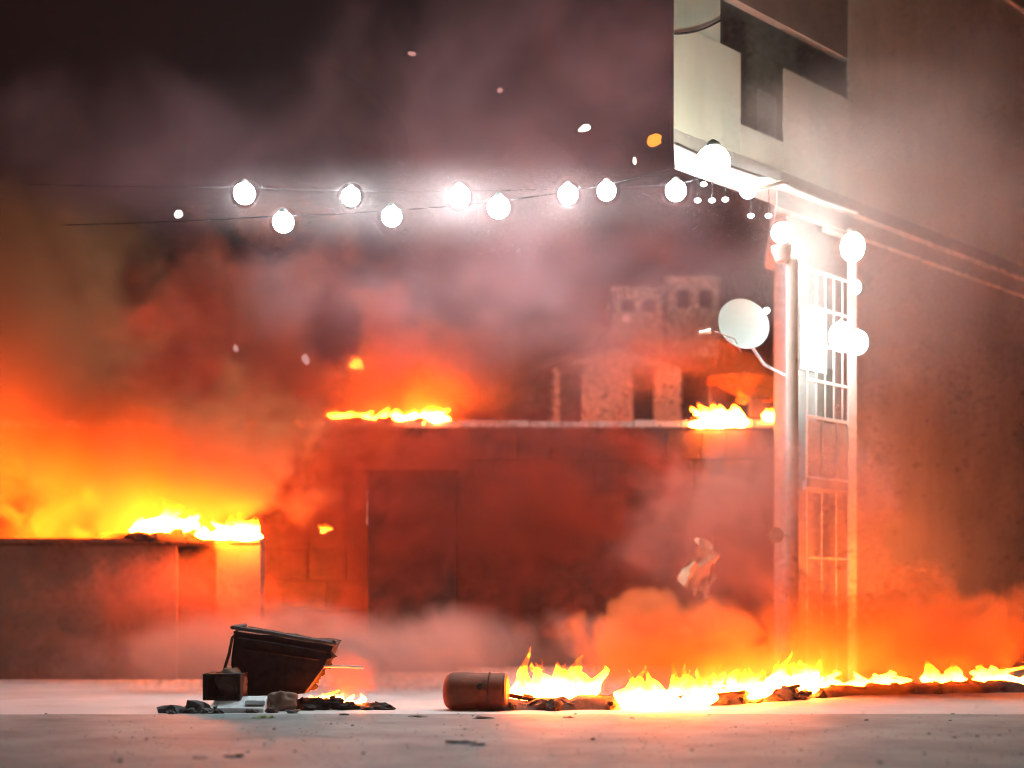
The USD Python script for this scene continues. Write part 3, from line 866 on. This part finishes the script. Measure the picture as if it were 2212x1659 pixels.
for (x0_, x1_, row_, Y_, n_, lab, grp) in ((300, 560, 1163, LY + .1, 16, 'charred chunk burning on the low wall top', 'burnt chunks on the low wall'), (705, 965, 912, WY + .05, 18, 'charred chunk burning on the terrace edge', 'burnt chunks on the terrace edge'),
                                       (1490, 1612, 912, WY + .0, 9, 'charred chunk burning under the orange canvas', 'burnt chunks under the canvas')):
    for i in range(n_):
        a = x0_ + (x1_ - x0_) * (i + r3.uniform(.2, .8)) / n_
        s = r3.uniform(.07, .16)
        g = chunk(s, 600 + i, (r3.uniform(1, 2.2), 1, r3.uniform(.5, .9)), 1, .8)
        g.apply_translation((xat(a, Y_), Y_ + r3.uniform(-.12, .1), (LZ if Y_ < 30 else TZ + .05) + s * .2))
        obj('burnt_chunk', g, M[r3.choice(['char', 'wood'])], label=lab, cat='rubble', group=grp)

# litter on the pavement
for i, (a, b_, s, m, lab) in enumerate(((571, 1552, .06, 'leaf', 'greenish crumpled scrap on the pavement below the bin'), (745, 1546, .035, 'char', 'black scrap on the pavement below the heap'),
                                        (900, 1550, .05, 'grey', 'dark scrap on the pavement left of the drum'), (1040, 1553, .06, 'grey', 'grey crumpled scrap on the pavement below the drum'),
                                        (1000, 1607, .07, 'grey', 'flat grey scrap on the open pavement below the drum'), (1035, 1612, .04, 'grey', 'smaller flat scrap right of the one on the open pavement'),
                                        (510, 1637, .045, 'char', 'dark scrap nearest the bottom edge at the left'), (430, 1640, .03, 'grey', 'small grey scrap at the bottom left of the pavement'),
                                        (1230, 1552, .035, 'char', 'dark scrap on the pavement below the tall fire'))):
    Y = gy(b_)
    g = chunk(s, 500 + i, (1.8, 1.6, .35), 2, .9)
    g.apply_translation((xat(a, Y), Y, .008 + s * .15))
    obj('litter', g, M[m], label=lab, cat='litter')

gr = []
for i in range(1100):
    b_ = r3.uniform(1543, 1659)
    a = r3.uniform(-20, 2230)
    Y = gy(b_) + r3.uniform(-.3, .3)
    s = r3.uniform(.003, .010) * (2.2 if r3.random() < .05 else 1)
    g = chunk(s, i, (1.3, 1.3, .6), 0, .6)
    g.apply_translation((xat(a, Y), min(Y, KERB_Y - .25), .008 + s * .3))
    gr.append(g)
obj('grit', join(gr), M['gritm'], kind='stuff', label='fine dark grit scattered over the pavement', cat='grit')
# cracks: thin dark seams lying on the pavement
for i, (pts_, lab) in enumerate((([(180, 1600), (320, 1594), (470, 1601), (640, 1590), (760, 1596)], 'long thin crack across the left of the pavement'), ([(1180, 1640), (1330, 1622), (1420, 1626), (1600, 1604)], 'thin crack running up to the right on the pavement'))):
    P_ = np.array([(xat(a, gy(b_)), gy(b_), .0125) for a, b_ in pts_])
    t_ = np.linspace(0, 1, 40)
    P_ = np.stack([np.interp(t_, np.linspace(0, 1, len(P_)), P_[:, k_]) for k_ in range(3)], 1)
    P_[:, 1] += .08 * (meshkit.noise(np.stack([t_ * 14, t_ * 0 + i, t_ * 0], -1), 2) - .5)
    w_ = .008 + .014 * meshkit.noise(np.stack([t_ * 20, t_ * 0 + i, t_ * 0], -1), 6)
    V_ = np.vstack([P_ - np.stack([w_ * 0, w_, w_ * 0], 1), P_ + np.stack([w_ * 0, w_, w_ * 0], 1)])
    Q_ = np.array([(j, j + 1, j + 41, j + 40) for j in range(39)])
    obj('crack', (V_, Q_), M['char'], label=lab, cat='crack')

# stake with tattered pale cloth in the smoke behind the fire
st = thing('tattered_flag', 'bent stake with tattered pale cloth rising out of the smoke', 'flag', tuple(at(1518, 1490, 24.4) * np.array([1, 1, 0])))
so = at(1518, 1490, 24.4)


def sp(px, py, dy=0.0):
    return np.array([xat(px, 24.4) - so[0], dy, zat(py, 24.4)])


obj('stake', tube([sp(1516, 1492), sp(1519, 1420), sp(1522, 1340), sp(1530, 1270), sp(1545, 1190), sp(1540, 1150)], .018, 8), M['wood'], st, smooth=True)
for q_, (rows, seed) in enumerate((([(1162, 1512, 10), (1180, 1520, 24), (1200, 1524, 30), (1222, 1512, 40), (1244, 1508, 50), (1262, 1512, 34), (1282, 1516, 22), (1296, 1518, 8)], 3),
                                   ([(1212, 1496, 6), (1228, 1490, 20), (1250, 1486, 26), (1272, 1490, 16), (1288, 1496, 5)], 8))):
    rows = np.array(rows, float)
    ys = np.linspace(rows[0, 0], rows[-1, 0], 26)
    cx_ = np.interp(ys, rows[:, 0], rows[:, 1])
    wx = np.interp(ys, rows[:, 0], rows[:, 2])
    P3 = []
    for y_, c_, w_ in zip(ys, cx_, wx):
        for u in np.linspace(-1, 1, 11):
            e = 1 + .8 * (meshkit.noise(np.array([u * .7 + seed, y_ * .09, seed]), seed) - .5)
            P3.append(sp(c_ + u * w_ * .8 * e, y_, .12 * math.sin(u * 3.2 + y_ * .07) + .05 * math.sin(y_ * .21 + u * 5) - .1 * q_))
    idx = np.arange(26 * 11).reshape(26, 11)
    qq = np.stack([idx[:-1, :-1], idx[:-1, 1:], idx[1:, 1:], idx[1:, :-1]], -1).reshape(-1, 4)
    obj('cloth', (np.array(P3), qq), M['cloth'], st, smooth=True)

# ------------------------------------------------------------------ air and smoke
hz_m = usdkit.material(stage, '/World/Looks/haze_air', {'v': ('principled_volume', {'color': (0.86, 0.72, 0.72), 'density': HAZE, 'anisotropy': 0.2})}, volume='v.volume')
obj('haze', box2((-170, -62, -1.5), (170, 142, 34.0)), hz_m, kind='stuff')

PINK = (0.84, 0.44, 0.38)
GREY = (0.84, 0.66, 0.62)
MAUVE = (0.80, 0.48, 0.51)


def sm(label, cx, cy, Y, rx, ry, rd, dens, col=PINK, scale=.6, lump=1.4, soft=.4, seed=0):
    c = at(cx, cy, Y)
    smoke(label, c, (rx / F * Y, rd, ry / F * Y), dens, col, scale, lump, soft, seed)


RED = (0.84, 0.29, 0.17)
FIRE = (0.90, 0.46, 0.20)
sm('thick orange smoke billowing from the fire on the low wall', 350, 985, 28.4, 440, 260, 1.8, .9, FIRE, 1.0, 2.6, .3, 1)
sm('wall of orange smoke over the fire behind the wall at the far left', 60, 780, 28.2, 440, 520, 2.0, .75, FIRE, .45, 1.4, .6, 9)
sm('orange red smoke rising over the left fire towards the terrace', 560, 760, 30, 400, 370, 2.2, .75, RED, .8, 2.8, .45, 2)
sm('smoke glowing over the terrace edge fire', 840, 830, 34.3, 340, 230, 1.6, .70, FIRE, .7, 2.0, .5, 3)
sm('thick orange smoke bank behind the tall fire and the widest fire', 1430, 1405, 21.6, 290, 165, .9, 1.8, FIRE, 1.3, 1.5, .25, 4)
sm('thick orange smoke bank behind the fires right of the lamp post', 1880, 1380, 23.2, 480, 190, 1.2, 1.3, FIRE, 1.1, 1.6, .3, 15)
sm('pale pink smoke drifting up in front of the corner building', 1650, 1130, 22.9, 370, 330, 1.5, .55, PINK, .7, 2.2, .5, 5)
sm('pale smoke lying over the street between bin and drum', 760, 1425, 24.6, 820, 150, 2.8, .58, GREY, .6, 1.8, .6, 6)
sm('little cloud of lit smoke over the fire at the mouth of the bin', 750, 1460, 20.7, 95, 80, .5, 1.6, PINK, 2.2, 1.4, .5, 16)
sm('mauve smoke drifting over the lamp strings', 1180, 380, 27.8, 760, 620, 4.0, .13, MAUVE, .35, 2.4, .7, 7)
sm('pinkish smoke hanging under the lamp strings', 1150, 640, 25.8, 760, 260, 2.5, .11, MAUVE, .4, 2.0, .7, 14)
sm('thin bright mist along the lamp strings', 950, 440, 23.4, 860, 140, 1.3, .075, GREY, .4, .15, .8, 10)
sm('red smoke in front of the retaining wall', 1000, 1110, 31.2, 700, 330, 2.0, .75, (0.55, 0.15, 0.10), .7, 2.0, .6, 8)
sm('red smoke veiling the house on the terrace', 1220, 790, 33.6, 620, 170, 1.8, .42, (0.88, 0.50, 0.36), .5, 1.8, .6, 11)
sm('orange smoke in front of the right end of the low wall', 330, 1330, 26.9, 420, 150, .9, .6, RED, .9, 1.8, .5, 12)
sm('pale mist in front of the corner building round its lamps', 1950, 440, 21.0, 560, 620, 2.6, .18, GREY, .4, 1.4, .8, 13)
sm('dim purple smoke at the upper left beyond the lamp strings', 360, 340, 26.5, 520, 240, 2.4, .12, MAUVE, .5, 2.0, .7, 17)
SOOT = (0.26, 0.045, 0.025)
sm('dark red column of soot smoke rising left of the terrace fire', 716, 710, 27.4, 85, 170, .8, 2.4, SOOT, .9, 2.0, .5, 18)
sm('dark maroon puff of smoke above the left fire', 380, 790, 26.2, 170, 110, 1.0, .9, SOOT, 1.1, 2.0, .5, 19)
sm('dense lumpy puff of orange smoke just right of the fire on the low wall', 480, 1000, 27.5, 190, 150, .9, .9, FIRE, 1.8, 2.4, .3, 20)
